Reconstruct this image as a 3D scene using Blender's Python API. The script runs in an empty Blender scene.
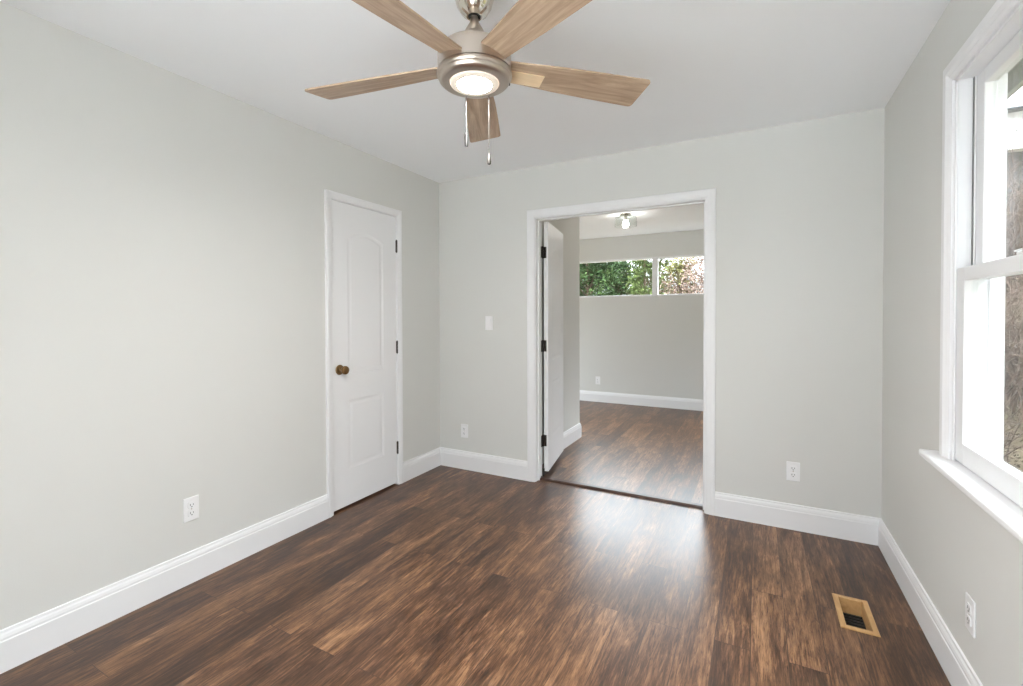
import bpy, bmesh, math, random
from mathutils import Vector, Matrix
from mathutils.geometry import tessellate_polygon
random.seed(7)
S = bpy.context.scene
COL = S.collection

# ------------------------------------------------------------------ camera
F_PX, V0 = 462.39, 321.75
YAW, PITCH, ROLL = 0.48867, -0.01372, -0.00267
CAM = Vector((2.43179, 0.0, 1.29449))
sy_, cy_ = math.sin(YAW), math.cos(YAW)
fwd0 = Vector((-sy_, cy_, 0)); right0 = Vector((cy_, sy_, 0)); up0 = Vector((0, 0, 1))
fwd = fwd0 * math.cos(PITCH) + up0 * math.sin(PITCH)
up1 = up0 * math.cos(PITCH) - fwd0 * math.sin(PITCH)
rx = right0 * math.cos(ROLL) + up1 * math.sin(ROLL)
ux = up1 * math.cos(ROLL) - right0 * math.sin(ROLL)
cd = bpy.data.cameras.new('camera'); cam = bpy.data.objects.new('camera', cd); COL.objects.link(cam)
cd.sensor_fit = 'HORIZONTAL'; cd.sensor_width = 36.0; cd.lens = 36.0 * F_PX / 1023.0
cd.shift_x = 0.0; cd.shift_y = -(343.0 - V0) / 1023.0
cd.clip_start = 0.03; cd.clip_end = 200
M3 = Matrix((rx, ux, -fwd)).transposed()
cam.matrix_world = Matrix.Translation(CAM) @ M3.to_4x4()
S.camera = cam

# ------------------------------------------------------------------ world, exposure, lights
SKY = 7.6      # zenith of an overcast sky, dimmer towards the horizon
GLOW, GLOW_DIR = 19.0, Vector((-0.12, math.cos(math.radians(29)), math.sin(math.radians(29)))).normalized()   # sun behind thin cloud
w = bpy.data.worlds.new('overcast_sky'); S.world = w; w.use_nodes = True
bg = w.node_tree.nodes['Background']
bg.inputs['Color'].default_value = (0.925, 0.98, 1.05, 1)
_nt = w.node_tree
_tc = _nt.nodes.new('ShaderNodeTexCoord'); _dt = _nt.nodes.new('ShaderNodeVectorMath'); _dt.operation = 'DOT_PRODUCT'
_dt.inputs[1].default_value = GLOW_DIR; _nt.links.new(_tc.outputs['Generated'], _dt.inputs[0])
_mr = _nt.nodes.new('ShaderNodeMapRange'); _mr.interpolation_type = 'SMOOTHSTEP'
_mr.inputs['From Min'].default_value = math.cos(math.radians(27)); _mr.inputs['From Max'].default_value = math.cos(math.radians(5))
_mr.inputs['To Min'].default_value = 0.0; _mr.inputs['To Max'].default_value = GLOW
_nt.links.new(_dt.outputs['Value'], _mr.inputs['Value']); 
_sz = _nt.nodes.new('ShaderNodeSeparateXYZ'); _nt.links.new(_tc.outputs['Generated'], _sz.inputs[0])
_ov = _nt.nodes.new('ShaderNodeMapRange'); _ov.inputs['From Min'].default_value = 0.25; _ov.inputs['From Max'].default_value = 1
_ov.inputs['To Min'].default_value = SKY * 0.18; _ov.inputs['To Max'].default_value = SKY * 2.9
_nt.links.new(_sz.outputs['Z'], _ov.inputs['Value'])
_ad = _nt.nodes.new('ShaderNodeMath'); _ad.operation = 'ADD'
_nt.links.new(_mr.outputs['Result'], _ad.inputs[0]); _nt.links.new(_ov.outputs['Result'], _ad.inputs[1])
_nt.links.new(_ad.outputs[0], bg.inputs['Strength'])
S.view_settings.view_transform = 'Standard'; S.view_settings.look = 'None'
S.view_settings.gamma = 1.0; S.view_settings.exposure = 0.38; S.view_settings.use_curve_mapping = False
FAN_GLOW, BULB_GLOW = 640.0, 60.0
S.cycles.use_denoising = True
S.cycles.max_bounces = 12; S.cycles.diffuse_bounces = 8; S.cycles.transparent_max_bounces = 16
S.cycles.sample_clamp_indirect = 6.0

def portal(name, loc, rot, sx, sz):
    """marks a window opening so that the sky's light is sampled through it"""
    l = bpy.data.lights.new(name, 'AREA'); l.shape = 'RECTANGLE'; l.size = sx; l.size_y = sz
    l.cycles.is_portal = True
    o = bpy.data.objects.new(name, l); COL.objects.link(o); o.location = loc; o.rotation_euler = rot

# ------------------------------------------------------------------ room constants (metres)
D, W, H = 3.2465, 3.05, 2.44        # back wall, right wall, ceiling
YB = D + 0.115                      # far side of the back wall
YR = -0.62                          # rear wall (behind the camera)
YF, XL = 6.70, -1.25                # far room: far wall, its left wall
STX, STY = 0.77, 4.66               # corner of the wall beside the open door
XO = 3.18                           # outside face of the right wall

# ------------------------------------------------------------------ materials
def lin(r, g, b):
    f = lambda c: (c / 255 / 12.92) if c / 255 <= 0.04045 else ((c / 255 + 0.055) / 1.055) ** 2.4
    return (f(r), f(g), f(b), 1)

def newmat(name):
    m = bpy.data.materials.new(name); m.use_nodes = True
    nt = m.node_tree; b = nt.nodes['Principled BSDF']
    return m, nt, b

def N(nt, typ, **kw):
    n = nt.nodes.new(typ)
    for k, v in kw.items():
        if k in n.inputs: n.inputs[k].default_value = v
        else: setattr(n, k, v)
    return n

def paint(name, col, rough=0.5, bump=0.0, scale=250.0, spec=0.5, var=0.02):
    m, nt, b = newmat(name)
    tc = N(nt, 'ShaderNodeTexCoord')
    no = N(nt, 'ShaderNodeTexNoise'); no.inputs['Scale'].default_value = 3.0; no.inputs['Detail'].default_value = 3
    nt.links.new(tc.outputs['Object'], no.inputs['Vector'])
    mx = N(nt, 'ShaderNodeMix', data_type='RGBA')
    c2 = [max(0, c * (1 - var)) for c in col[:3]] + [1]
    mx.inputs[6].default_value = col; mx.inputs[7].default_value = c2
    nt.links.new(no.outputs['Fac'], mx.inputs[0]); nt.links.new(mx.outputs[2], b.inputs['Base Color'])
    b.inputs['Roughness'].default_value = rough; b.inputs['Specular IOR Level'].default_value = spec
    if bump:
        n2 = N(nt, 'ShaderNodeTexNoise'); n2.inputs['Scale'].default_value = scale; n2.inputs['Detail'].default_value = 2
        bp = N(nt, 'ShaderNodeBump'); bp.inputs['Strength'].default_value = bump; bp.inputs['Distance'].default_value = 0.002
        nt.links.new(tc.outputs['Object'], n2.inputs['Vector'])
        nt.links.new(n2.outputs['Fac'], bp.inputs['Height']); nt.links.new(bp.outputs['Normal'], b.inputs['Normal'])
    return m

def metal(name, col, rough, aniso=0.0):
    m, nt, b = newmat(name)
    b.inputs['Metallic'].default_value = 1.0; b.inputs['Base Color'].default_value = col
    tc = N(nt, 'ShaderNodeTexCoord'); no = N(nt, 'ShaderNodeTexNoise'); no.inputs['Scale'].default_value = 40
    mr = N(nt, 'ShaderNodeMapRange'); mr.inputs['To Min'].default_value = rough * 0.85; mr.inputs['To Max'].default_value = rough * 1.15
    nt.links.new(tc.outputs['Object'], no.inputs['Vector'])
    nt.links.new(no.outputs['Fac'], mr.inputs['Value']); nt.links.new(mr.outputs['Result'], b.inputs['Roughness'])
    return m

def glass(name, tint=(0.97, 0.985, 0.98, 1)):
    m = bpy.data.materials.new(name); m.use_nodes = True; nt = m.node_tree; nt.nodes.clear()
    out = N(nt, 'ShaderNodeOutputMaterial'); mix = N(nt, 'ShaderNodeMixShader')
    tr = N(nt, 'ShaderNodeBsdfTransparent'); tr.inputs['Color'].default_value = tint
    gl = N(nt, 'ShaderNodeBsdfGlossy'); gl.inputs['Roughness'].default_value = 0.0
    # the same air-glass reflection on both faces of the thin pane
    ge = N(nt, 'ShaderNodeNewGeometry'); mr = N(nt, 'ShaderNodeMapRange')
    mr.inputs['To Min'].default_value = 1.45; mr.inputs['To Max'].default_value = 1 / 1.45
    nt.links.new(ge.outputs['Backfacing'], mr.inputs['Value'])
    fr = N(nt, 'ShaderNodeFresnel'); nt.links.new(mr.outputs['Result'], fr.inputs['IOR'])
    nt.links.new(fr.outputs[0], mix.inputs[0]); nt.links.new(tr.outputs[0], mix.inputs[1])
    nt.links.new(gl.outputs[0], mix.inputs[2]); nt.links.new(mix.outputs[0], out.inputs[0])
    return m

def emit(name, col, s):
    m = bpy.data.materials.new(name); m.use_nodes = True; nt = m.node_tree; nt.nodes.clear()
    out = N(nt, 'ShaderNodeOutputMaterial'); e = N(nt, 'ShaderNodeEmission')
    e.inputs['Color'].default_value = col; e.inputs['Strength'].default_value = s
    nt.links.new(e.outputs[0], out.inputs[0]); return m

def ramp(nt, stops):
    r = N(nt, 'ShaderNodeValToRGB'); e = r.color_ramp.elements
    while len(e) < len(stops): e.new(0.5)
    for el, (p, c) in zip(e, stops): el.position = p; el.color = c
    return r

def floor_material():
    m, nt, b = newmat('scraped_plank_floor'); L = nt.links.new
    tc = N(nt, 'ShaderNodeTexCoord'); sx = N(nt, 'ShaderNodeSeparateXYZ'); L(tc.outputs['Object'], sx.inputs[0])
    def math_(op, a, bb, cc=None):
        n = N(nt, 'ShaderNodeMath', operation=op)
        for i, v in enumerate((a, bb, cc)):
            if v is None: continue
            if isinstance(v, (int, float)): n.inputs[i].default_value = v
            else: L(v, n.inputs[i])
        return n.outputs[0]
    cb = N(nt, 'ShaderNodeCombineXYZ'); L(sx.outputs['Y'], cb.inputs[0]); L(sx.outputs['X'], cb.inputs[1])
    br = N(nt, 'ShaderNodeTexBrick', offset=0.37, offset_frequency=2, squash=1.0)
    br.inputs['Color1'].default_value = (0, 0, 0, 1); br.inputs['Color2'].default_value = (1, 1, 1, 1)
    br.inputs['Mortar'].default_value = (0.5, 0.5, 0.5, 1); br.inputs['Scale'].default_value = 1.0
    br.inputs['Mortar Size'].default_value = 0.0012; br.inputs['Mortar Smooth'].default_value = 0.2
    br.inputs['Brick Width'].default_value = 1.22; br.inputs['Row Height'].default_value = 0.127
    L(cb.outputs[0], br.inputs['Vector'])
    r = N(nt, 'ShaderNodeSeparateColor'); L(br.outputs['Color'], r.inputs[0]); rnd = r.outputs[0]
    # each plank shows its own stretch of grain
    def gcoord(kx, ky):
        c = N(nt, 'ShaderNodeCombineXYZ')
        L(math_('MULTIPLY_ADD', rnd, 13.7, math_('MULTIPLY', sx.outputs['X'], kx)), c.inputs[0])
        L(math_('MULTIPLY_ADD', rnd, 5.3, math_('MULTIPLY', sx.outputs['Y'], ky)), c.inputs[1])
        L(math_('MULTIPLY', rnd, 31.0, None), c.inputs[2]); return c.outputs[0]
    def noise(vec, sc, det, rgh, dist):
        n = N(nt, 'ShaderNodeTexNoise'); n.inputs['Scale'].default_value = sc; n.inputs['Detail'].default_value = det
        n.inputs['Roughness'].default_value = rgh; n.inputs['Distortion'].default_value = dist
        L(vec, n.inputs['Vector']); return n.outputs['Fac']
    g1 = noise(gcoord(1.0, 0.065), 130, 8, 0.75, 0.6)       # fine streaks
    g2 = noise(gcoord(1.0, 0.11), 22, 7, 0.70, 2.4)        # cathedral bands
    g3 = noise(gcoord(1.0, 0.22), 8, 5, 0.6, 0.7)        # scraped patches
    g4 = noise(tc.outputs['Object'], 1.1, 2, 0.5, 0)
    v = math_('MULTIPLY', g1, 0.62); v = math_('MULTIPLY_ADD', g2, 0.42, v); v = math_('MULTIPLY_ADD', g3, 0.50, v)
    v = math_('MULTIPLY_ADD', rnd, 0.11, v); v = math_('ADD', v, -0.275)
    v = math_('MULTIPLY_ADD', g4, 0.06, v)
    tick = noise(gcoord(1.0, 0.10), 210, 3, 0.6, 0.3)      # short dark pores along the grain
    tk = N(nt, 'ShaderNodeMapRange'); tk.inputs['From Min'].default_value = 0.56; tk.inputs['From Max'].default_value = 0.70
    L(tick, tk.inputs['Value']); v = math_('MULTIPLY_ADD', tk.outputs['Result'], -0.10, v)
    rp = ramp(nt, [(0.37, lin(*FL[0])), (0.46, lin(*FL[1])), (0.55, lin(*FL[2])), (0.64, lin(*FL[3])), (0.76, lin(*FL[4]))])
    L(v, rp.inputs[0])
    mx = N(nt, 'ShaderNodeMix', data_type='RGBA'); L(br.outputs['Fac'], mx.inputs[0])
    L(rp.outputs[0], mx.inputs[6]); mx.inputs[7].default_value = lin(58, 40, 30)
    L(mx.outputs[2], b.inputs['Base Color'])
    mr = N(nt, 'ShaderNodeMapRange'); mr.inputs['To Min'].default_value = 0.27; mr.inputs['To Max'].default_value = 0.36
    L(g2, mr.inputs['Value']); L(mr.outputs['Result'], b.inputs['Roughness'])
    b.inputs['Specular IOR Level'].default_value = 0.5
    bp = N(nt, 'ShaderNodeBump'); bp.inputs['Strength'].default_value = 0.07; bp.inputs['Distance'].default_value = 0.003
    hh = math_('MULTIPLY_ADD', br.outputs['Fac'], -0.6, v); L(hh, bp.inputs['Height']); L(bp.outputs['Normal'], b.inputs['Normal'])
    return m
FL = [(36, 22, 15), (56, 36, 24), (80, 53, 35), (112, 79, 54), (158, 119, 86)]

def wood(name, stops, kx, ky, kz, sc=30.0, rough=0.5):
    m, nt, b = newmat(name); L = nt.links.new
    tc = N(nt, 'ShaderNodeTexCoord'); mp = N(nt, 'ShaderNodeMapping'); mp.inputs['Scale'].default_value = (kx, ky, kz)
    oi = N(nt, 'ShaderNodeObjectInfo'); cm = N(nt, 'ShaderNodeCombineXYZ')
    L(oi.outputs['Random'], cm.inputs[1]); ml = N(nt, 'ShaderNodeVectorMath', operation='SCALE'); ml.inputs[3].default_value = 9.0
    L(cm.outputs[0], ml.inputs[0]); L(ml.outputs[0], mp.inputs['Location'])
    L(tc.outputs['Object'], mp.inputs['Vector'])
    n1 = N(nt, 'ShaderNodeTexNoise'); n1.inputs['Scale'].default_value = sc; n1.inputs['Detail'].default_value = 6; n1.inputs['Distortion'].default_value = 0.9
    n1.inputs['Roughness'].default_value = 0.62
    L(mp.outputs[0], n1.inputs['Vector']); rp = ramp(nt, stops); L(n1.outputs['Fac'], rp.inputs[0])
    L(rp.outputs[0], b.inputs['Base Color']); b.inputs['Roughness'].default_value = rough
    return m

def speckle(name, stops, sc, rough=0.9, det=6):
    m, nt, b = newmat(name); L = nt.links.new
    tc = N(nt, 'ShaderNodeTexCoord'); n1 = N(nt, 'ShaderNodeTexNoise'); n1.inputs['Scale'].default_value = sc
    n1.inputs['Detail'].default_value = det; n1.inputs['Roughness'].default_value = 0.7
    L(tc.outputs['Object'], n1.inputs['Vector']); rp = ramp(nt, stops); L(n1.outputs['Fac'], rp.inputs[0])
    L(rp.outputs[0], b.inputs['Base Color']); b.inputs['Roughness'].default_value = rough
    b.inputs['Specular IOR Level'].default_value = 0.2
    return m

M_WALL = paint('wall_paint', (0.715, 0.714, 0.690, 1), 0.75, 0.08, 220, 0.25, 0.012)
M_CEIL = paint('ceiling_paint', (0.925, 0.94, 0.96, 1), 0.85, 0.05, 200, 0.2, 0.01)
M_TRIM = paint('white_trim_paint', (0.87, 0.87, 0.88, 1), 0.38, 0, 1, 0.4, 0.008)
M_DOOR = paint('white_door_paint', (0.87, 0.87, 0.88, 1), 0.42, 0, 1, 0.4, 0.008)
M_VINYL = paint('white_vinyl', (0.84, 0.84, 0.85, 1), 0.35, 0, 1, 0.4, 0.005)
M_PLATE = paint('white_plastic', (0.90, 0.90, 0.91, 1), 0.3, 0, 1, 0.5, 0.005)
M_SLOT = paint('dark_slot', (0.05, 0.05, 0.055, 1), 0.6)
M_GAP = paint('weatherstrip_grey', (0.18, 0.18, 0.18, 1), 0.8)
M_FLOOR = floor_material()
M_STRIP = wood('dark_threshold_wood', [(0.3, lin(48, 30, 22)), (0.7, lin(86, 58, 44))], 0.1, 1, 1, 60, 0.4)
M_BLADE = wood('weathered_oak_blade', [(0.28, lin(128, 105, 86)), (0.45, lin(156, 132, 110)), (0.6, lin(176, 152, 128)), (0.8, lin(196, 174, 150))], 0.10, 1, 1, 42, 0.45)
M_LIT_PATCH = wood('pale_light_patch', [(0.3, lin(214, 186, 150)), (0.7, lin(238, 214, 180))], 0.10, 1, 1, 30, 0.4)  # pale tone stands in for light falling on a blade
M_NICK = metal('brushed_nickel', (0.52, 0.45, 0.39, 1), 0.32)
M_CHROME = metal('polished_nickel', (0.72, 0.68, 0.62, 1), 0.14)
M_BRONZE = metal('oil_rubbed_bronze', (0.10, 0.065, 0.045, 1), 0.42)
M_HINGE = paint('dark_bronze_hinge', (0.028, 0.020, 0.016, 1), 0.4, 0, 1, 0.5)
M_BRASS = metal('aged_brass', (0.27, 0.165, 0.075, 1), 0.30)
M_GLASS = glass('window_glass')
M_LENS = emit('lamp_lens_glow', (1.0, 0.985, 0.955, 1), FAN_GLOW)
M_CHAIN = paint('dull_brass_chain', (0.013, 0.0100, 0.0075, 1), 0.5)
M_FOB = paint('dark_bronze_fob', (0.003, 0.0027, 0.0025, 1), 0.4)
M_BULB = emit('bulb_glow', (1.0, 0.96, 0.90, 1), BULB_GLOW)
M_FROST = paint('frosted_lens_rim', (0.86, 0.80, 0.72, 1), 0.35)
_b = M_FROST.node_tree.nodes['Principled BSDF']; _b.inputs['Emission Color'].default_value = (1.0, 0.82, 0.62, 1); _b.inputs['Emission Strength'].default_value = 0.18   # the diffuser edge glows
M_TAN = wood('tan_register', [(0.3, lin(176, 136, 88)), (0.7, lin(200, 160, 110))], 1, 0.2, 1, 40, 0.4)
M_BLACK = paint('black_grille', (0.015, 0.014, 0.014, 1), 0.6)
M_CONC = speckle('winter_ground', [(0.3, lin(62, 54, 40)), (0.5, lin(84, 74, 56)), (0.7, lin(106, 96, 76))], 3)
M_LITTER = speckle('leaf_litter', [(0.3, lin(44, 37, 29)), (0.5, lin(64, 54, 44)), (0.7, lin(82, 72, 60))], 9)
M_TWIG = speckle('dry_twig', [(0.35, lin(54, 43, 36)), (0.5, lin(90, 75, 66)), (0.65, lin(120, 104, 93))], 5)
M_BARK = speckle('bark', [(0.3, lin(70, 56, 46)), (0.7, lin(120, 102, 88))], 12)
M_LEAF = [speckle('leaf_deep_green', [(0.3, lin(26, 40, 22)), (0.5, lin(52, 74, 40)), (0.7, lin(88, 108, 62))], 2.2),
          speckle('leaf_light_green', [(0.3, lin(46, 58, 28)), (0.5, lin(80, 96, 50)), (0.7, lin(116, 126, 76))], 2.2),
          speckle('leaf_dry_pink', [(0.3, lin(104, 84, 74)), (0.5, lin(138, 118, 106)), (0.7, lin(164, 146, 134))], 2.2),
          speckle('leaf_olive', [(0.3, lin(74, 78, 44)), (0.5, lin(116, 116, 72)), (0.7, lin(150, 140, 100))], 3),
          speckle('leaf_dead_brown', [(0.3, lin(46, 40, 28)), (0.5, lin(72, 66, 46)), (0.7, lin(94, 84, 66))], 4)]
M_SIDING = paint('white_siding', (0.80, 0.80, 0.80, 1), 0.6)
M_SOFFIT = paint('painted_soffit', (0.36, 0.36, 0.32, 1), 0.7)
M_GREYSIDE = paint('grey_siding', (0.085, 0.085, 0.085, 1), 0.8)
M_GUTTER = paint('slate_gutter', (0.03, 0.033, 0.04, 1), 0.6)
M_BOUNCE_PATIO = paint('bounce_concrete', (0.84, 0.83, 0.81, 1), 0.9)  # for the unseen slab added to bounce light indoors
M_ROOF = paint('pale_shingle', (0.72, 0.73, 0.75, 1), 0.8)

# ------------------------------------------------------------------ mesh helpers
class MB:
    def __init__(s): s.bm = bmesh.new()
    def face(s, vs):
        try: return s.bm.faces.new(vs)
        except ValueError: return None
    def poly(s, pts): return s.face([s.bm.verts.new(p) for p in pts])
    def box(s, x0, x1, y0, y1, z0, z1, bev=0.0, seg=2):
        t = bmesh.new()
        bmesh.ops.create_cube(t, size=1.0, matrix=Matrix.Translation(((x0+x1)/2, (y0+y1)/2, (z0+z1)/2)) @ Matrix.Diagonal((x1-x0, y1-y0, z1-z0, 1)))
        if bev: bmesh.ops.bevel(t, geom=t.edges[:], offset=bev, segments=seg, affect='EDGES', profile=0.5)
        s.join(t); return s
    def join(s, t, mat=None):
        me = bpy.data.meshes.new('tmp'); t.to_mesh(me); t.free()
        if mat is not None: me.transform(mat)
        s.bm.from_mesh(me); bpy.data.meshes.remove(me); return s
    def sweep(s, prof, pts, to3, closed=False):
        P = [Vector(p) for p in pts]; n = len(P); rows = []
        for i in range(n):
            d1 = (P[i] - P[i-1]).normalized() if (closed or i > 0) else None
            d2 = (P[(i+1) % n] - P[i]).normalized() if (closed or i < n-1) else None
            d1 = d1 or d2; d2 = d2 or d1
            n1 = Vector((-d1.y, d1.x)); n2 = Vector((-d2.y, d2.x)); m = (n1 + n2) / (1 + n1.dot(n2))
            rows.append([s.bm.verts.new(to3(P[i] + m * a, b)) for a, b in prof])
        k = len(prof)
        for i in range(n if closed else n-1):
            A, B = rows[i], rows[(i+1) % n]
            for j in range(k): s.face((A[j], A[(j+1) % k], B[(j+1) % k], B[j]))
        if not closed:
            s.face(rows[0]); s.face(rows[-1][::-1])
        return s
    def lathe(s, prof, c=(0, 0, 0), seg=40, mat=None):
        rows = []
        for r, z in prof:
            if r < 1e-6: rows.append([s.bm.verts.new((c[0], c[1], c[2]+z))])
            else: rows.append([s.bm.verts.new((c[0]+r*math.cos(2*math.pi*i/seg), c[1]+r*math.sin(2*math.pi*i/seg), c[2]+z)) for i in range(seg)])
        allv = [v for r in rows for v in r]
        for A, B in zip(rows, rows[1:]):
            for i in range(seg):
                j = (i+1) % seg
                if len(A) == 1 and len(B) == 1: continue
                if len(A) == 1: s.face((A[0], B[i], B[j]))
                elif len(B) == 1: s.face((A[i], A[j], B[0]))
                else: s.face((A[i], A[j], B[j], B[i]))
        if mat is not None: bmesh.ops.transform(s.bm, matrix=mat, verts=allv)
        return s
    def tube(s, pts, rad, seg=8):
        pts = [Vector(p) for p in pts]; rows = []
        rads = rad if isinstance(rad, (list, tuple)) else [rad]*len(pts)
        for i, p in enumerate(pts):
            d = (pts[min(i+1, len(pts)-1)] - pts[max(i-1, 0)]).normalized()
            a = d.orthogonal().normalized(); b = d.cross(a)
            rows.append([s.bm.verts.new(p + (a*math.cos(2*math.pi*k/seg) + b*math.sin(2*math.pi*k/seg))*rads[i]) for k in range(seg)])
        for A, B in zip(rows, rows[1:]):
            for k in range(seg): s.face((A[k], A[(k+1) % seg], B[(k+1) % seg], B[k]))
        s.face(rows[0][::-1]); s.face(rows[-1]); return s
    def build(s, name, mat, parent=None, smooth=False, recalc=True):
        if recalc: bmesh.ops.recalc_face_normals(s.bm, faces=s.bm.faces[:])
        me = bpy.data.meshes.new(name); s.bm.to_mesh(me); s.bm.free()
        me.materials.append(mat)
        if smooth:
            me.polygons.foreach_set('use_smooth', [True]*len(me.polygons))
            me.set_sharp_from_angle(angle=math.radians(35))
        o = bpy.data.objects.new(name, me); COL.objects.link(o)
        if parent: o.parent = parent
        return o

def tag(o, label=None, cat=None, group=None, kind=None):
    if label: o['label'] = label
    if cat: o['category'] = cat
    if group: o['group'] = group
    if kind: o['kind'] = kind
    return o
def empty(name, loc=(0, 0, 0), rz=0.0):
    o = bpy.data.objects.new(name, None); COL.objects.link(o); o.location = loc; o.rotation_euler = (0, 0, rz)
    o.empty_display_size = 0.05; return o
def copy_tree(o, parent=None):
    c = o.copy(); COL.objects.link(c)
    if parent: c.parent = parent
    for ch in o.children: copy_tree(ch, c)
    return c
def struct(o, label, cat): return tag(o, label, cat, None, 'structure')

def wall_with_hole(mb, axis, a0, a1, s0, s1, z0, z1, holes):
    """wall slab between planes a0..a1 on axis, running s0..s1, z0..z1, with rectangular holes (hs0,hs1,hz0,hz1)"""
    def bx(p0, p1, q0, q1):
        if p1-p0 < 1e-6 or q1-q0 < 1e-6: return
        if axis == 'x': mb.box(a0, a1, p0, p1, q0, q1)
        else: mb.box(p0, p1, a0, a1, q0, q1)
    cur = s0
    for h0, h1, g0, g1 in sorted(holes):
        bx(cur, h0, z0, z1); bx(h0, h1, z0, g0); bx(h0, h1, g1, z1); cur = h1
    bx(cur, s1, z0, z1)

# ------------------------------------------------------------------ shell: front room
DL0, DL1, DLZ = 2.097, 2.703, 2.046      # closed door leaf on the left wall
LW_HOLE = (DL0-0.022, DL1+0.022, 0.0, DLZ+0.022)
OP0, OP1, OPZ = 0.917, 2.128, 2.040      # doorway clear opening
WY0, WY1, WZ0, WZ1 = 1.33, 2.19, 0.775, 2.12   # right window clear opening

mb = MB(); wall_with_hole(mb, 'x', -0.115, 0.0, YR-0.13, D, 0, H, [LW_HOLE])
struct(mb.build('wall_left', M_WALL), 'long pale greige wall on the left with the closed door', 'wall')
mb = MB(); wall_with_hole(mb, 'y', D, YB, -0.115, W, 0, H, [(OP0-0.02, OP1+0.02, 0.0, OPZ+0.02)])
struct(mb.build('wall_back', M_WALL), 'pale greige wall facing the camera around the open doorway', 'wall')
RWIN = (4.3, 6.0, 0.7, 2.1)              # unseen window added in the far room's right wall for light
mb = MB(); wall_with_hole(mb, 'x', W, XO, YR-0.13, YF+0.13, 0, H, [(WY0-0.015, WY1+0.015, WZ0-0.03, WZ1+0.015), RWIN])
struct(mb.build('wall_right', M_WALL), 'pale greige wall on the right around the tall window', 'wall')
RG = (0.95, 2.75, 0.03, 2.20)            # unseen sliding glass door added to light the room
mb = MB(); wall_with_hole(mb, 'y', YR-0.13, YR, 0.0, W, 0, H, [RG])
struct(mb.build('wall_rear', M_WALL), 'pale wall behind the camera around an added glass door that lights the room', 'wall')

# floor with the duct hole of the register
RX0, RX1, RY0, RY1 = 2.760, 2.856, 2.330, 2.556
mb = MB()
def floor_rect(x0, x1, y0, y1, z0=-0.02): mb.box(x0, x1, y0, y1, z0, 0.0)
floor_rect(-0.115, RX0, YR-0.13, D+0.055); floor_rect(RX1, XO-0.05, YR-0.13, D+0.055)
floor_rect(RX0, RX1, YR-0.13, RY0); floor_rect(RX0, RX1, RY1, D+0.055)
struct(mb.build('floor', M_FLOOR), 'dark brown hand-scraped plank floor of the front room', 'floor')
mb = MB(); mb.box(XL-0.1, XO-0.05, D+0.055, YF+0.05, -0.02, 0.0)
struct(mb.build('floor_far', M_FLOOR), 'brown plank floor of the room beyond the doorway', 'floor')
mb = MB(); mb.box(-0.115, XO, YR-0.13, YB, H, H+0.1)
struct(mb.build('ceiling', M_CEIL), 'flat white ceiling of the front room above the fan', 'ceiling')
mb = MB(); mb.box(XL-0.12, XO, YB, YF+0.13, H, H+0.1)
struct(mb.build('ceiling_far', M_CEIL), 'flat white ceiling of the room beyond the doorway', 'ceiling')

# closet behind the closed door
mb = MB()
mb.box(-0.80, -0.72, 1.7, 3.1, -0.02, H); mb.box(-0.72, -0.115, 1.62, 1.7, -0.02, H); mb.box(-0.72, -0.115, 3.1, 3.18, -0.02, H)
mb.box(-0.80, -0.115, 1.62, 3.18, H, H+0.08); mb.box(-0.72, -0.115, 1.7, 3.1, -0.06, -0.02)
struct(mb.build('wall_closet', M_WALL), 'walls of the dark closet behind the closed white door', 'wall')

# ------------------------------------------------------------------ shell: far room
FW = (-0.42, 2.73, 1.560, 2.112)          # far window clear opening
mb = MB(); wall_with_hole(mb, 'y', YF, YF+0.13, XL-0.12, W, 0, H, [FW])
struct(mb.build('wall_far', M_WALL), 'greige wall of the next room below and above the high window', 'wall')
LWIN = (4.9, 6.5, 0.4, 2.2)  # opening for an unseen window added to light the far room
mb = MB(); wall_with_hole(mb, 'x', XL-0.12, XL, STY, YF, 0, H, [LWIN])
struct(mb.build('wall_far_left', M_WALL), 'left wall of the next room hidden behind the corner', 'wall')
mb = MB(); mb.box(STX-0.115, STX, YB, STY, 0, H); mb.box(XL-0.12, STX-0.115, STY-0.115, STY, 0, H)
struct(mb.build('wall_corner', M_WALL), 'short greige wall beside the open white door ending at an outside corner', 'wall')

# ------------------------------------------------------------------ baseboards
BASE = [(0, 0), (0.016, 0), (0.016, 0.112), (0.0135, 0.116), (0.0135, 0.124), (0.011, 0.134), (0.0075, 0.141), (0.0065, 0.150), (0, 0.152)]
BASE = [(a, b+0.0) for a, b in BASE]
def baseboard(name, pts, label):
    mb = MB(); mb.sweep(BASE, pts, lambda p, b: (p.x, p.y, b))
    return struct(mb.build(name, M_TRIM), label, 'baseboard')
CL0, CL1 = DL0-0.051, DL1+0.051          # outer edges of closed-door casing
CB0, CB1 = OP0-0.067, OP1+0.067
# offset +a is to the left of the travel direction
baseboard('baseboard_left', [(0.0, CL0), (0.0, YR)], 'white baseboard on the left wall in front of the closed door')
baseboard('baseboard_corner', [(CB0, D), (0.0, D), (0.0, CL1)], 'white baseboard in the far left corner between the two doors')
baseboard('baseboard_right', [(W, YR), (W, D), (CB1, D)], 'white baseboard running round the right corner below the window')
baseboard('baseboard_far', [(W, YF), (XL, YF)], 'white baseboard at the foot of the next room far wall')
baseboard('baseboard_stub', [(XL, STY), (STX, STY), (STX, YB)], 'white baseboard round the outside corner beside the open door')

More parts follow.
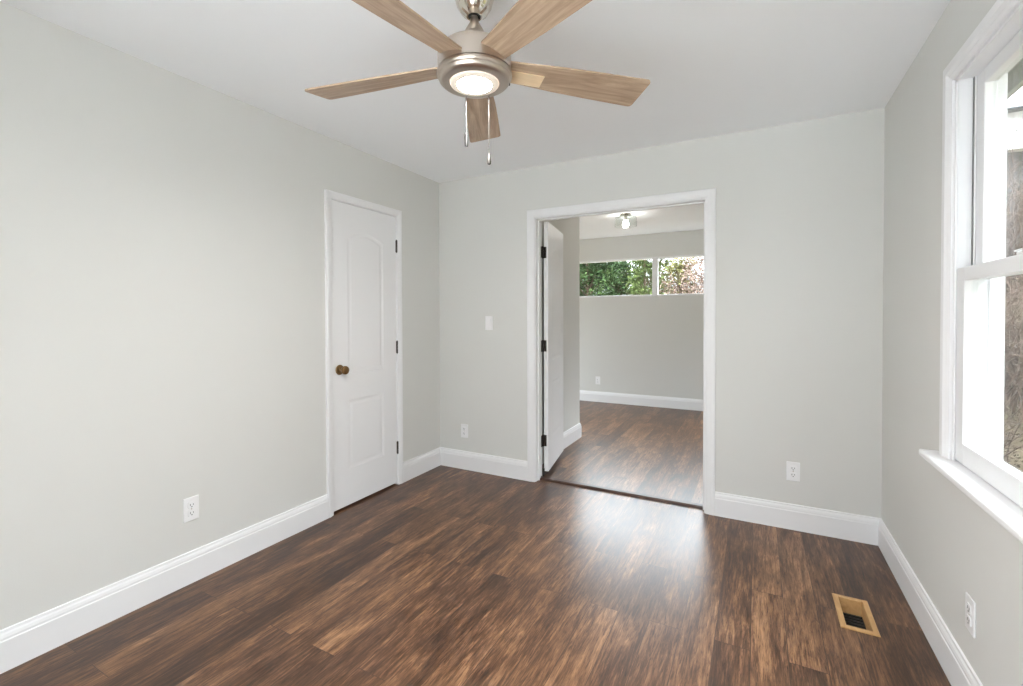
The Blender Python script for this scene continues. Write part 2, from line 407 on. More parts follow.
# ------------------------------------------------------------------ trim: casings and jambs
def casing_profile(wd, t=0.017):
    # a: outward from the inner edge (negative side), b: out of the wall
    return [(0.0, 0.0), (0.0, t*0.55), (-0.004, t*0.62), (-0.008, t*0.62), (-0.012, t*0.78), (-wd*0.45, t*0.86), (-wd*0.62, t), (-wd+0.006, t), (-wd, t*0.8), (-wd, 0.0)]
def casing(name, pts, to3, wd, label, jamb=None, t=0.017):
    mb = MB(); mb.sweep(casing_profile(wd, t), pts, to3)
    if jamb: jamb(mb)
    return struct(mb.build(name, M_TRIM), label, 'trim')
# closed door, wall x=0: plane coords (y,z)
def jl(mb):
    mb.box(-0.115, -0.001, DL0-0.021, DL0-0.003, 0, DLZ+0.003); mb.box(-0.115, -0.001, DL1+0.003, DL1+0.021, 0, DLZ+0.003)
    mb.box(-0.115, -0.001, DL0-0.021, DL1+0.021, DLZ+0.003, DLZ+0.021)
    mb.box(-0.06, -0.045, DL0-0.003, DL0+0.008, 0, DLZ); mb.box(-0.06, -0.045, DL1-0.008, DL1+0.003, 0, DLZ)   # stops
    mb.box(-0.06, -0.045, DL0-0.003, DL1+0.003, DLZ-0.008, DLZ+0.003)
casing('trim_1', [(DL1+0.005, 0), (DL1+0.005, DLZ+0.006), (DL0-0.005, DLZ+0.006), (DL0-0.005, 0)],
       lambda p, b: (b, p.x, p.y), 0.047, 'white casing around the closed door on the left wall', jl)
# doorway, wall y=D: plane coords (x,z), out of wall = -y
def jb(mb):
    for x0, x1 in ((OP0-0.019, OP0), (OP1, OP1+0.019)): mb.box(x0, x1, D-0.0005, YB+0.0005, 0, OPZ)
    mb.box(OP0-0.019, OP1+0.019, D-0.0005, YB+0.0005, OPZ, OPZ+0.019)
    # door stop strips
    mb.box(OP0, OP0+0.010, YB-0.075, YB-0.045, 0, OPZ); mb.box(OP1-0.010, OP1, YB-0.075, YB-0.045, 0, OPZ); mb.box(OP0, OP1, YB-0.075, YB-0.045, OPZ-0.010, OPZ)
casing('trim_2', [(OP1+0.005, 0), (OP1+0.005, OPZ+0.005), (OP0-0.005, OPZ+0.005), (OP0-0.005, 0)],
       lambda p, b: (p.x, D-b, p.y), 0.062, 'white casing and jamb around the open doorway', jb)
casing('trim_3', [(OP0-0.005, 0), (OP0-0.005, OPZ+0.005), (OP1+0.005, OPZ+0.005), (OP1+0.005, 0)][::-1],
       lambda p, b: (p.x, YB+b, p.y), 0.062, 'white casing on the far side of the doorway')
# threshold strip
mb = MB(); mb.sweep([(0, 0), (0.004, 0.010), (0.012, 0.016), (0.048, 0.016), (0.058, 0.010), (0.064, 0)], [(OP1, 3.297), (OP0, 3.297)][::-1],
                    lambda p, b: (p.x, p.y, b))
struct(mb.build('trim_4', M_STRIP), 'dark wood transition strip across the doorway floor', 'threshold')

# ------------------------------------------------------------------ doors
def leaf_mesh(w, h, t, panels):
    """door leaf: x 0..w, z 0..h, front face at y=0 looking to -y, back at y=t"""
    mb = MB()
    outer = [(0, 0), (w, 0), (w, h), (0, h)]
    def inset(poly, d):
        n = len(poly); out = []
        for i in range(n):
            p0, p1, p2 = Vector(poly[i-1]), Vector(poly[i]), Vector(poly[(i+1) % n])
            d1 = (p1-p0).normalized(); d2 = (p2-p1).normalized()
            n1 = Vector((-d1.y, d1.x)); n2 = Vector((-d2.y, d2.x)); out.append(p1 + (n1+n2)/(1+n1.dot(n2))*d)
        return out
    prof = [(0, 0), (0.006, 0.0022), (0.016, 0.0036), (0.022, 0.0036), (0.036, 0.0012), (0.042, 0.0010)]
    for side in (0, 1):
        Y = (lambda dd: dd) if side == 0 else (lambda dd: t-dd)
        loops = [outer] + panels; flat = [Vector((p[0], p[1], 0)) for l in loops for p in l]
        tv = [mb.bm.verts.new((v.x, Y(0), v.y)) for v in flat]
        for a, b, c in tessellate_polygon([[Vector((p[0], p[1], 0)) for p in l] for l in loops]): mb.face((tv[a], tv[b], tv[c]))
        k = 4
        for p in panels:
            prev = tv[k:k+len(p)]; k += len(p)
            for d, dep in prof[1:]:
                cur = [mb.bm.verts.new((q.x, Y(dep), q.y)) for q in inset(p, d)]
                for i in range(len(p)): mb.face((prev[i], prev[(i+1) % len(p)], cur[(i+1) % len(p)], cur[i]))
                prev = cur
            mb.face(prev)
        if side == 0: front = tv[:4]
        else:
            for i in range(4): mb.face((front[i], front[(i+1) % 4], tv[(i+1) % 4], tv[i]))
    return mb
def panels_for(w, h):
    s = 0.135; lo = [(s, 0.245), (w-s, 0.245), (w-s, 0.71), (s, 0.71)]
    zt, rise = h-0.225, 0.050; up = [(s, 0.885), (w-s, 0.885), (w-s, zt)]
    n = 14
    for i in range(1, n): 
        t = i/n; up.append((w-s + (2*s-w)*t, zt + rise*math.sin(math.pi*t)**1.15))
    up.append((s, zt)); return [lo, up]
def hinge_parts(parent, x, z, leaf_a, leaf_b, mat=M_HINGE):
    """three-knuckle butt hinge, pin along z at x (tuple x,y); leaf_a/leaf_b = boxes (x0,x1,y0,y1)"""
    mb = MB()
    for k in range(3):
        mb.lathe([(0, -0.045+k*0.0305), (0.0065, -0.045+k*0.0305), (0.0065, -0.016+k*0.0305), (0, -0.016+k*0.0305)], (x[0], x[1], z), 12)
    mb.lathe([(0, -0.050), (0.004, -0.049), (0.0045, 0.049), (0, 0.051)], (x[0], x[1], z), 10)
    for b in (leaf_a, leaf_b):
        if b: mb.box(b[0], b[1], b[2], b[3], z-0.045, z+0.045, 0.0006, 1)
    return mb.build('hinge', mat, parent, True)

# closed door on the left wall: leaf runs along +y, face towards +x
LW = DL1-DL0
d1 = empty('door_1', (0, DL0, 0)); struct(d1, 'closed white two-panel door with brass knob on the left wall', 'door')
lf = leaf_mesh(LW, DLZ-0.016, 0.035, panels_for(LW, DLZ-0.016)).build('door_leaf', M_DOOR, d1)
lf.rotation_euler = (0, 0, math.radians(90)); lf.location = (-0.004, 0, 0.016)
for z in (0.285, 1.055, 1.822): hinge_parts(d1, (0.004, LW+0.002), z, (-0.003, -0.0005, LW-0.003, LW+0.002), None)
Rk = Matrix.Rotation(math.radians(90), 4, 'Y')     # lathe axis z -> x
kn = MB(); kn.lathe([(0, 0), (0.033, 0), (0.034, 0.004), (0.030, 0.009), (0.016, 0.012), (0.0125, 0.018), (0.0125, 0.030), (0.020, 0.036), (0.027, 0.046), (0.0285, 0.054), (0.026, 0.062), (0.018, 0.068), (0, 0.070)], (0, 0, 0), 32)
knob = kn.build('door_knob', M_BRASS, d1, True); knob.rotation_euler = (0, math.radians(90), 0); knob.location = (-0.004, 0.062, 0.938)
knob['label'] = 'aged brass round knob'

# open leaf in the doorway, swung into the far room
ODW = 0.605
d2 = empty('door_2', (0.921, YB+0.030, 0)); struct(d2, 'white two-panel door standing open into the next room', 'door')
ANG = math.radians(100.2)
lf2 = leaf_mesh(ODW, 1.998, 0.035, panels_for(ODW, 1.998)).build('door_leaf', M_DOOR, d2)
# local x along the leaf; front face (-y) looks to +x when opened
lf2.rotation_euler = (0, 0, ANG); 
nx = Vector((math.sin(ANG), -math.cos(ANG), 0))     # normal of the front face
lf2.location = Vector((0, 0.0, 0.042)) + nx*0.037
for z in (0.290, 1.050, 1.796):
    e = hinge_parts(d2, (-0.002, -0.012), z, (-0.0045, -0.001, -0.045, -0.010), None)
    mb = MB(); mb.box(0.002, 0.024, -0.0042, -0.0002, z-0.045, z+0.045, 0.0006, 1); mb.build('hinge_leaf', M_HINGE, e)
mb = MB(); mb.box(-0.003, 0.008, -0.016, -0.002, 0.004, 0.066, 0.001, 1)  # small dark block at the foot of the hinge jamb
mb.build('bottom_dark_block', M_HINGE, d2)

# ------------------------------------------------------------------ windows
def frame_ring(mb, axis, a0, a1, s0, s1, z0, z1, ws, wb, wt):
    def bx(p0, p1, q0, q1):
        if axis == 'x': mb.box(a0, a1, p0, p1, q0, q1, 0.003, 2)
        else: mb.box(p0, p1, a0, a1, q0, q1, 0.003, 2)
    bx(s0, s0+ws, z0, z1); bx(s1-ws, s1, z0, z1); bx(s0+ws, s1-ws, z0, z0+wb); bx(s0+ws, s1-ws, z1-wt, z1)
w1 = empty('window_1', (W, (WY0+WY1)/2, WZ0)); struct(w1, 'tall white double-hung window in the right wall', 'window')
off1 = Vector(w1.location)
def loc(o, e=off1): o.location = -e; return o
# casing (three sides) with fluted profile
wc = 0.068; t = 0.020
fl = [(0, 0), (0, 0.011), (-0.004, 0.013), (-0.009, 0.010), (-0.013, 0.013), (-0.019, 0.016), (-0.025, 0.013), (-0.030, 0.016), (-0.036, 0.020), (-wc+0.005, 0.020), (-wc, 0.017), (-wc, 0)]
mb = MB(); mb.sweep(fl, [(WY0-0.003, WZ0), (WY0-0.003, WZ1+0.003), (WY1+0.003, WZ1+0.003), (WY1+0.003, WZ0)][::-1], lambda p, b: (W-b, p.x, p.y))
loc(mb.build('window_casing', M_TRIM, w1))
# frame / jamb with parting beads
mb = MB()
for y0, y1 in ((WY1, WY1+0.015), (WY0-0.015, WY0)): mb.box(W-0.001, XO, y0, y1, WZ0-0.02, WZ1+0.015)
mb.box(W-0.001, XO, WY0, WY1, WZ1, WZ1+0.015); mb.box(W+0.003, XO+0.02, WY0, WY1, WZ0-0.03, WZ0-0.001)
for y0, y1 in ((WY1-0.011, WY1), (WY0, WY0+0.011)):
    mb.box(W-0.004, W+0.003, y0, y1, WZ0, WZ1, 0.002, 1)      # inner stop
    mb.box(W+0.0445, W+0.0500, y0, y1, WZ0, WZ1, 0.0015, 1)   # parting bead
    mb.box(W+0.088, W+0.125, y0, y1, WZ0, WZ1, 0.002, 1)      # blind stop
mb.box(W-0.004, W+0.003, WY0, WY1, WZ1-0.011, WZ1, 0.002, 1); mb.box(W+0.088, W+0.125, WY0, WY1, WZ1-0.011, WZ1, 0.002, 1)
fr1 = loc(mb.build('window_frame', M_VINYL, w1))
mb = MB(); mb.box(W+0.0425, W+0.0448, WY1-0.010, WY1, 1.46, WZ1-0.002); mb.box(W+0.0425, W+0.0448, WY0, WY0+0.010, 1.46, WZ1-0.002)
loc(mb.build('weatherstrip', M_GAP, w1))
ZM = 1.456
mb = MB(); frame_ring(mb, 'x', W+0.004, W+0.040, WY0+0.001, WY1-0.001, WZ0+0.004, ZM, 0.070, 0.072, 0.047)
lo = loc(mb.build('sash', M_VINYL, w1))
mb = MB(); mb.box(W+0.022, W+0.026, WY0+0.068, WY1-0.068, WZ0+0.07, ZM-0.044); mb.build('pane', M_GLASS, lo)
mb = MB(); mb.box(W+0.010, W+0.036, 1.72, 1.78, ZM, ZM+0.010, 0.003, 2); mb.lathe([(0, 0), (0.010, 0), (0.010, 0.006), (0, 0.008)], (W+0.023, 1.75, ZM+0.010), 16); mb.box(W+0.012, W+0.022, 1.735, 1.80, ZM+0.012, ZM+0.017, 0.002, 1)
mb.build('sash_lock', M_VINYL, lo)
mb = MB(); frame_ring(mb, 'x', W+0.051, W+0.084, WY0+0.001, WY1-0.001, ZM-0.042, WZ1-0.001, 0.066, 0.042, 0.050)
upw = loc(mb.build('sash', M_VINYL, w1))
mb = MB(); mb.box(W+0.071, W+0.075, WY0+0.064, WY1-0.064, ZM-0.004, WZ1-0.048); mb.build('pane', M_GLASS, upw)
# stool with bullnose + cove moulding under it
mb = MB(); so = 0.065
mb.box(W-so, W+0.010, WY0-0.130, WY1+0.130, WZ0-0.026, WZ0, 0.008, 3)
loc(mb.build('window_stool', M_TRIM, w1))
mb = MB(); mb.sweep([(0, 0), (0.030, 0), (0.030, -0.006), (0.024, -0.010), (0.015, -0.020), (0.011, -0.026), (0.011, -0.034), (0, -0.036)],
                    [(W, WY0-0.10), (W, WY1+0.10)], lambda p, b: (p.x, p.y, WZ0-0.026+b))
loc(mb.build('window_apron', M_TRIM, w1))
portal('right_window_portal', (XO+0.01, (WY0+WY1)/2, (WZ0+WZ1)/2), (0, math.radians(90), 0), WZ1-WZ0, WY1-WY0)

# high slider in the far room
w2 = empty('window_2', ((FW[0]+FW[1])/2, YF, FW[2])); struct(w2, 'long high two-pane window in the far wall of the next room', 'window')
e2 = Vector(w2.location)
mb = MB(); frame_ring(mb, 'y', YF-0.004, YF+0.13, FW[0], FW[1], FW[2], FW[3], 0.022, 0.022, 0.020)
XM = 1.155; mb.box(XM-0.036, XM+0.036, YF+0.0, YF+0.10, FW[2]+0.02, FW[3]-0.018, 0.004, 2)
loc(mb.build('window_frame', M_VINYL, w2), e2)
for x0, x1, yy in ((FW[0]+0.02, XM-0.03, YF+0.055), (XM+0.03, FW[1]-0.02, YF+0.055)):
    mb = MB(); mb.box(x0, x1, yy-0.002, yy+0.002, FW[2]+0.02, FW[3]-0.018); loc(mb.build('pane', M_GLASS, w2), e2)
portal('far_window_portal', ((FW[0]+FW[1])/2, YF+0.14, (FW[2]+FW[3])/2), (math.radians(-90), 0, 0), FW[1]-FW[0], FW[3]-FW[2])
# unseen side window, added to bring daylight into the far room
w4 = empty('fill_window_left', (XL, 5.7, 0.9)); struct(w4, 'unseen side window added to light the next room', 'window')
e4 = Vector(w4.location)
mb = MB(); frame_ring(mb, 'x', XL-0.12, XL+0.004, LWIN[0], LWIN[1], LWIN[2], LWIN[3], 0.05, 0.05, 0.05); mb.box(XL-0.09, XL-0.03, LWIN[0]+0.04, LWIN[1]-0.04, 1.47, 1.52)
loc(mb.build('window_frame', M_VINYL, w4), e4)
mb = MB(); mb.box(XL-0.062, XL-0.058, LWIN[0]+0.04, LWIN[1]-0.04, LWIN[2]+0.04, LWIN[3]-0.04); loc(mb.build('pane', M_GLASS, w4), e4)
portal('fill_window_left_portal', (XL-0.13, 5.7, 1.5), (0, math.radians(-90), 0), 1.8, 1.6)
# unseen right-wall window, added to brighten the open door and corner wall
w5 = empty('fill_window_right', (W, 5.15, RWIN[2])); struct(w5, 'unseen right window added to light the next room', 'window')
e5 = Vector(w5.location)
mb = MB(); frame_ring(mb, 'x', W-0.004, XO, RWIN[0], RWIN[1], RWIN[2], RWIN[3], 0.05, 0.05, 0.05); mb.box(W+0.03, W+0.09, RWIN[0]+0.04, RWIN[1]-0.04, 1.38, 1.43)
loc(mb.build('window_frame', M_VINYL, w5), e5)
mb = MB(); mb.box(W+0.058, W+0.062, RWIN[0]+0.04, RWIN[1]-0.04, RWIN[2]+0.04, RWIN[3]-0.04); loc(mb.build('pane', M_GLASS, w5), e5)
portal('fill_window_right_portal', (XO+0.01, 5.15, 1.4), (0, math.radians(90), 0), RWIN[3]-RWIN[2], RWIN[1]-RWIN[0])
# glass door added behind the camera as the main daylight source
w3 = empty('fill_window_rear', ((RG[0]+RG[1])/2, YR, RG[2])); struct(w3, 'unseen sliding glass door added behind the camera to light the room', 'window')
e3 = Vector(w3.location)
mb = MB(); frame_ring(mb, 'y', YR-0.13, YR+0.004, RG[0], RG[1], RG[2], RG[3], 0.06, 0.05, 0.06); xm = (RG[0]+RG[1])/2
mb.box(xm-0.05, xm+0.05, YR-0.10, YR-0.02, RG[2]+0.04, RG[3]-0.05)
loc(mb.build('window_frame', M_VINYL, w3), e3)
for x0, x1 in ((RG[0]+0.05, xm-0.04), (xm+0.04, RG[1]-0.05)):
    mb = MB(); mb.box(x0, x1, YR-0.062, YR-0.058, RG[2]+0.04, RG[3]-0.05); loc(mb.build('pane', M_GLASS, w3), e3)
portal('fill_window_rear_portal', (xm, YR-0.14, (RG[2]+RG[3])/2), (math.radians(90), 0, 0), RG[1]-RG[0], RG[3]-RG[2])

# ------------------------------------------------------------------ ceiling fan
FX, FY, ZB = 1.600, 1.308, 2.122
fan = empty('ceiling_fan', (FX, FY, H)); tag(fan, 'five-blade ceiling fan with weathered oak blades and a lit nickel lamp', 'ceiling fan')
def fz(pr): return [(r, z-H) for r, z in pr]
mb = MB(); mb.lathe(fz([(0, H-0.001), (0.072, H-0.001), (0.074, H-0.012), (0.072, 2.385), (0.068, 2.352), (0.058, 2.318), (0.044, 2.296), (0.026, 2.283), (0.021, 2.284), (0.021, 2.300), (0, 2.300)]), seg=48)
mb.build('canopy', M_CHROME, fan, True)
mb = MB(); mb.lathe(fz([(0.020, 2.2995), (0.0205, 2.288), (0.018, 2.284), (0.010, 2.283)]), seg=24); mb.build('hanger_ball', M_BLACK, fan, True)
mb = MB(); mb.lathe(fz([(0, 2.299), (0.0115, 2.299), (0.0115, 2.255), (0, 2.255)]), seg=20); mb.build('downrod', M_NICK, fan, True)
mb = MB(); mb.lathe(fz([(0.0115, 2.277), (0.0135, 2.275), (0.016, 2.262), (0.024, 2.248), (0.031, 2.236), (0.035, 2.226), (0.037, 2.224), (0.050, 2.212), (0.062, 2.203), (0.085, 2.188), (0.108, 2.174), (0.119, 2.162), (0.1215, 2.150), (0.1215, 2.1000), (0.114, 2.0980), (0, 2.0980)]), seg=64)
mot = mb.build('motor_housing', M_NICK, fan, True)
mb = MB(); mb.lathe(fz([(0.1185, 2.0995), (0.1195, 2.0975), (0.1185, 2.0950)]), seg=64); mb.build('seam_band', M_HINGE, mot, True)
mb = MB(); mb.lathe(fz([(0.112, 2.0975), (0.1225, 2.0965), (0.1245, 2.0930), (0.1245, 2.087), (0.1215, 2.082), (0.1190, 2.080), (0.1170, 2.072), (0.1110, 2.066), (0.103, 2.0645), (0.083, 2.0635), (0.081, 2.066), (0, 2.068)]), seg=64)
kit = mb.build('light_housing', M_NICK, fan, True)
mb = MB(); mb.lathe(fz([(0.0815, 2.0650), (0.080, 2.0605), (0.071, 2.0580), (0.0570, 2.0575), (0.056, 2.0595)]), seg=48); mb.build('lens_rim', M_FROST, kit, True)
mb = MB(); mb.lathe(fz([(0.0565, 2.0590), (0.045, 2.0560), (0.026, 2.0545), (0, 2.0540)]), seg=48)
mb.build('lamp_lens', M_LENS, kit, True, recalc=True)
mb = MB()
a = math.radians(40)
mb.lathe([(0, 0), (0.0050, 0), (0.0050, 0.003), (0, 0.004)], (0, 0, 0), 12, Matrix.Translation((0.1165*math.cos(a), 0.1165*math.sin(a), 2.074-H)) @ Matrix.Rotation(a, 4, 'Z') @ Matrix.Rotation(math.radians(90), 4, 'Y'))
mb.build('set_screw', M_HINGE, kit, True)
# blades
PIT = math.radians(12)
out = [(0.100, -0.046), (0.16, -0.049), (0.30, -0.060), (0.45, -0.067), (0.600, -0.072)]
def blade_outline():
    pts = list(out)
    R, hw = 0.637, 0.0725
    for a0, cx_, cy_2 in ((-90, R-0.014, -hw+0.014), (0, R-0.014, hw-0.014)):
        for k in range(6):
            a = math.radians(a0+k*18); pts.append((cx_+0.014*math.cos(a), cy_2+0.014*math.sin(a)))
    pts += [(r, -t) for r, t in reversed(out)]
    return pts
mb = MB(); bo = blade_outline()
Rp = Matrix.Rotation(-PIT, 4, 'X')
top = [mb.bm.verts.new(Rp @ Vector((r, t, 0.003))) for r, t in bo]; bot = [mb.bm.verts.new(Rp @ Vector((r, t, -0.003))) for r, t in bo]
mb.face(top); mb.face(bot[::-1])
for i in range(len(bo)): mb.face((top[i], bot[i], bot[(i+1) % len(bo)], top[(i+1) % len(bo)]))
bl = mb.build('blade', M_BLADE, fan)
blades = []
for i, a in enumerate((46, 118, 190, 262, 334)):
    o = bl if i == 0 else bl.copy()
    if i: COL.objects.link(o); o.parent = fan
    o.rotation_euler = (0, 0, math.radians(a)); o.location = (0, 0, ZB-H); blades.append(o)
# plate whose pale colour imitates a bright light patch on the right blade
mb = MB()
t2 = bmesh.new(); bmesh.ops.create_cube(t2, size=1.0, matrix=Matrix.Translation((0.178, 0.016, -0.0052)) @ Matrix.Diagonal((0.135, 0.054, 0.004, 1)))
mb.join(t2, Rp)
pl = mb.build('blade_light_patch', M_LIT_PATCH, blades[0]); pl['label'] = 'pale plate imitating a bright light patch under the right blade root'
# pull chains
def chain(x, y, z0, z1, fob, mat, fmat, name):
    mb = MB(); n = int((z0-z1)/0.0045)
    mb.tube([(x, y, z0-H), (x, y, z1-H)], 0.0009, 6)
    for k in range(0, n): 
        zz = z0-(k+0.5)*(z0-z1)/n - H; mb.lathe([(0, -0.0016), (0.0014, -0.0008), (0.0014, 0.0008), (0, 0.0016)], (x, y, zz), 6)
    c = mb.build(name, mat, fan, True)
    mb = MB(); mb.lathe(fob, (x, y, z1-H), 16); mb.build('chain_fob', fmat, c, True)
fobA = [(0, 0.004), (0.003, 0.002), (0.0045, -0.008), (0.0065, -0.016), (0.0075, -0.026), (0.0065, -0.034), (0, -0.038)]
fobB = [(0, 0.001), (0.0058, 0), (0.0062, -0.010), (0.0062, -0.036), (0.0058, -0.046), (0, -0.047)]
chain(-0.0042, 0.0997, 2.066, 1.862, fobA, M_CHAIN, M_CHAIN, 'pull_chain')
chain(-0.0758, 0.0638, 2.066, 1.937, fobB, M_FOB, M_FOB, 'pull_chain')

# ------------------------------------------------------------------ far room light
lt = empty('ceiling_light', (1.11, 5.25, H)); tag(lt, 'small clear glass ceiling light with a glowing bulb in the next room', 'ceiling light')
mb = MB(); mb.lathe([(0, -0.0005), (0.062, -0.0005), (0.064, -0.006), (0.058, -0.016), (0.018, -0.020), (0.016, -0.050), (0.019, -0.054), (0.019, -0.072), (0, -0.072)], seg=32)
mb.build('canopy', M_CHROME, lt, True)
mb = MB(); mb.lathe([(0, -0.070), (0.014, -0.072), (0.022, -0.088), (0.032, -0.106), (0.034, -0.120), (0.028, -0.138), (0.014, -0.148), (0, -0.150)], seg=24)
mb.build('bulb', M_BULB, lt, True)
mb = MB(); mb.lathe([(0.040, -0.018), (0.110, -0.030), (0.122, -0.050), (0.124, -0.140), (0.121, -0.140), (0.119, -0.052), (0.108, -0.033), (0.040, -0.021)], seg=40)
mb.build('glass_shade', M_GLASS, lt, True)

# ------------------------------------------------------------------ outlets and switch
def make_outlet():
    r = empty('wall_outlet')
    mb = MB(); mb.box(-0.035, 0.035, -0.006, -0.0003, -0.0575, 0.0575, 0.0025, 2); mb.build('plate', M_PLATE, r)
    for s in (1, -1):
        mb = MB(); zc = s*0.0195
        pts = [(-0.0165, zc-0.009), (-0.012, zc-0.0145), (0.012, zc-0.0145), (0.0165, zc-0.009), (0.0165, zc+0.009), (0.012, zc+0.0145), (-0.012, zc+0.0145), (-0.0165, zc+0.009)]
        f = [mb.bm.verts.new((x, -0.0085, z)) for x, z in pts]; k = [mb.bm.verts.new((x*1.05, -0.0055, zc+(z-zc)*1.05)) for x, z in pts]
        mb.face(f)
        for i in range(8): mb.face((f[i], f[(i+1) % 8], k[(i+1) % 8], k[i]))
        so = mb.build('socket', M_PLATE, r)
        mb = MB(); mb.box(-0.0078, -0.0052, -0.0089, -0.0080, zc-0.003, zc+0.0065); mb.box(0.0052, 0.0078, -0.0089, -0.0080, zc-0.002, zc+0.0055)
        mb.lathe([(0, 0), (0.0028, 0), (0.0028, 0.0009), (0, 0.0009)], (0, 0, 0), 10, Matrix.Translation((0, -0.0080, zc-0.0085)) @ Matrix.Rotation(math.radians(90), 4, 'X'))
        mb.build('slots', M_SLOT, so)
    mb = MB(); mb.lathe([(0, 0), (0.0032, 0), (0.0028, 0.0012), (0, 0.0015)], (0, 0, 0), 12, Matrix.Translation((0, -0.0058, 0)) @ Matrix.Rotation(math.radians(90), 4, 'X'))
    mb.build('screw', M_NICK, r, True)
    return r
o0 = make_outlet(); G = 'white duplex outlets low on the walls'
spots = [((0.0, 1.243, 0.358), math.radians(90), 'white duplex outlet on the left wall in front of the closed door'),
         ((0.256, D, 0.322), 0, 'white duplex outlet on the back wall left of the doorway below the switch'),
         ((2.626, D, 0.350), 0, 'white duplex outlet on the back wall right of the doorway'),
         ((W, 2.013, 0.318), math.radians(-90), 'white duplex outlet on the right wall below the window'),
         ((0.33, YF, 0.318), 0, 'white duplex outlet on the far wall of the next room')]
for i, (p, a, lab) in enumerate(spots):
    o = o0 if i == 0 else copy_tree(o0)
    o.location = p; o.rotation_euler = (0, 0, a); tag(o, lab, 'outlet', G)
sw = empty('light_switch', (0.500, D, 1.233)); tag(sw, 'white rocker light switch on the back wall left of the doorway', 'light switch')
mb = MB(); mb.box(-0.035, 0.035, -0.006, -0.0003, -0.0575, 0.0575, 0.0025, 2); mb.build('plate', M_PLATE, sw)
mb = MB(); v = [(-0.0165, -0.0055, -0.033), (0.0165, -0.0055, -0.033), (0.0165, -0.0055, 0.033), (-0.0165, -0.0055, 0.033)]
f = [(-0.0158, -0.0075, -0.0325), (0.0158, -0.0075, -0.0325), (0.0158, -0.0085, 0.0), (0.0158, -0.0110, 0.0325), (-0.0158, -0.0110, 0.0325), (-0.0158, -0.0085, 0.0)]
V = [mb.bm.verts.new(p) for p in v]; Fv = [mb.bm.verts.new(p) for p in f]
mb.face((Fv[0], Fv[1], Fv[2], Fv[5])); mb.face((Fv[5], Fv[2], Fv[3], Fv[4])); mb.face((V[0], V[1], Fv[1], Fv[0])); mb.face((V[2], V[3], Fv[4], Fv[3]))
mb.face((V[1], V[2], Fv[3], Fv[2], Fv[1])); mb.face((V[3], V[0], Fv[0], Fv[5], Fv[4]))
mb.build('rocker', M_PLATE, sw)
for z in (0.048, -0.048):
    mb = MB(); mb.lathe([(0, 0), (0.003, 0), (0.0026, 0.001), (0, 0.0012)], (0, 0, 0), 12, Matrix.Translation((0, -0.0058, z)) @ Matrix.Rotation(math.radians(90), 4, 'X'))
    mb.build('screw', M_PLATE, sw, True)

# ------------------------------------------------------------------ floor register
rg = empty('floor_register', ((RX0+RX1)/2, (RY0+RY1)/2, 0)); tag(rg, 'tan floor register set in the plank floor near the right wall', 'floor vent')
er = Vector(rg.location)
mb = MB(); mb.sweep([(0, -0.002), (0, 0.0035), (-0.002, 0.006), (-0.018, 0.006), (-0.022, 0.003), (-0.022, 0.0005), (-0.004, 0.0005), (-0.004, -0.002)],
                    [(RX0+0.004, RY0+0.004), (RX1-0.004, RY0+0.004), (RX1-0.004, RY1-0.004), (RX0+0.004, RY1-0.004)], lambda p, b: (p.x, p.y, b), closed=True)
loc(mb.build('frame', M_TAN, rg), er)
mb = MB(); mb.sweep([(0, -0.002), (0, -0.062), (-0.0025, -0.062), (-0.0025, -0.002)], [(RX0+0.004, RY0+0.004), (RX1-0.004, RY0+0.004), (RX1-0.004, RY1-0.004), (RX0+0.004, RY1-0.004)], lambda p, b: (p.x, p.y, b), closed=True)
loc(mb.build('duct_collar', M_TAN, rg), er)
mb = MB(); mb.box(RX0+0.003, RX1-0.003, RY0+0.003, RY1-0.003, -0.075, -0.066)
for k in range(9):
    y = RY0+0.02+k*0.0235; mb.box(RX0+0.004, RX1-0.004, y, y+0.010, -0.066, -0.060, 0.001, 1)
loc(mb.build('damper', M_BLACK, rg), er)

# ------------------------------------------------------------------ outside
mb = MB()
def hgt(x, y):
    b = max(0.0, min(1.0, (y-6.2)/4.0)); b = b*b*(3-2*b); s = max(0.0, min(1.0, (x-2.6)/1.2)); s = s*s*(3-2*s)
    return -0.55 + 2.5*b*s
xs = [-40, -25, -15, -9, -6, -4, -2, 0, 1, 2, 2.6, 2.9, 3.2, 3.5, 3.8, 4.2, 5, 6, 8, 12, 20, 40]; ys = [-40, -20, -8, -2, 2, 5, 6.2, 6.7, 7.2, 7.7, 8.2, 8.7, 9.2, 9.7, 10.2, 12, 16, 22, 40, 60]
gv = [[mb.bm.verts.new((x, y, hgt(x, y))) for x in xs] for y in ys]
for j in range(len(ys)-1):
    for i in range(len(xs)-1): mb.face((gv[j][i], gv[j][i+1], gv[j+1][i+1], gv[j+1][i]))
struct(mb.build('ground', M_CONC, None, True), 'winter yard outside rising to a leafy bank', 'ground')
mb = MB(); mb.box(-4, 7, -9, YR-0.16, -0.16, -0.05)  # added out of view, sends sky light up to the ceiling
struct(mb.build('bounce_patio', M_BOUNCE_PATIO), 'unseen pale slab added behind the camera to bounce light indoors', 'bounce_patio')
# own eave over the right window
mb = MB(); mb.box(XO, 3.50, YR-0.5, 7.2, 2.44, 2.46); mb.box(3.48, 3.51, YR-0.5, 7.2, 2.345, 2.50)
struct(mb.build('trim_5', M_SOFFIT), 'painted eave overhang outside above the right window', 'eave')
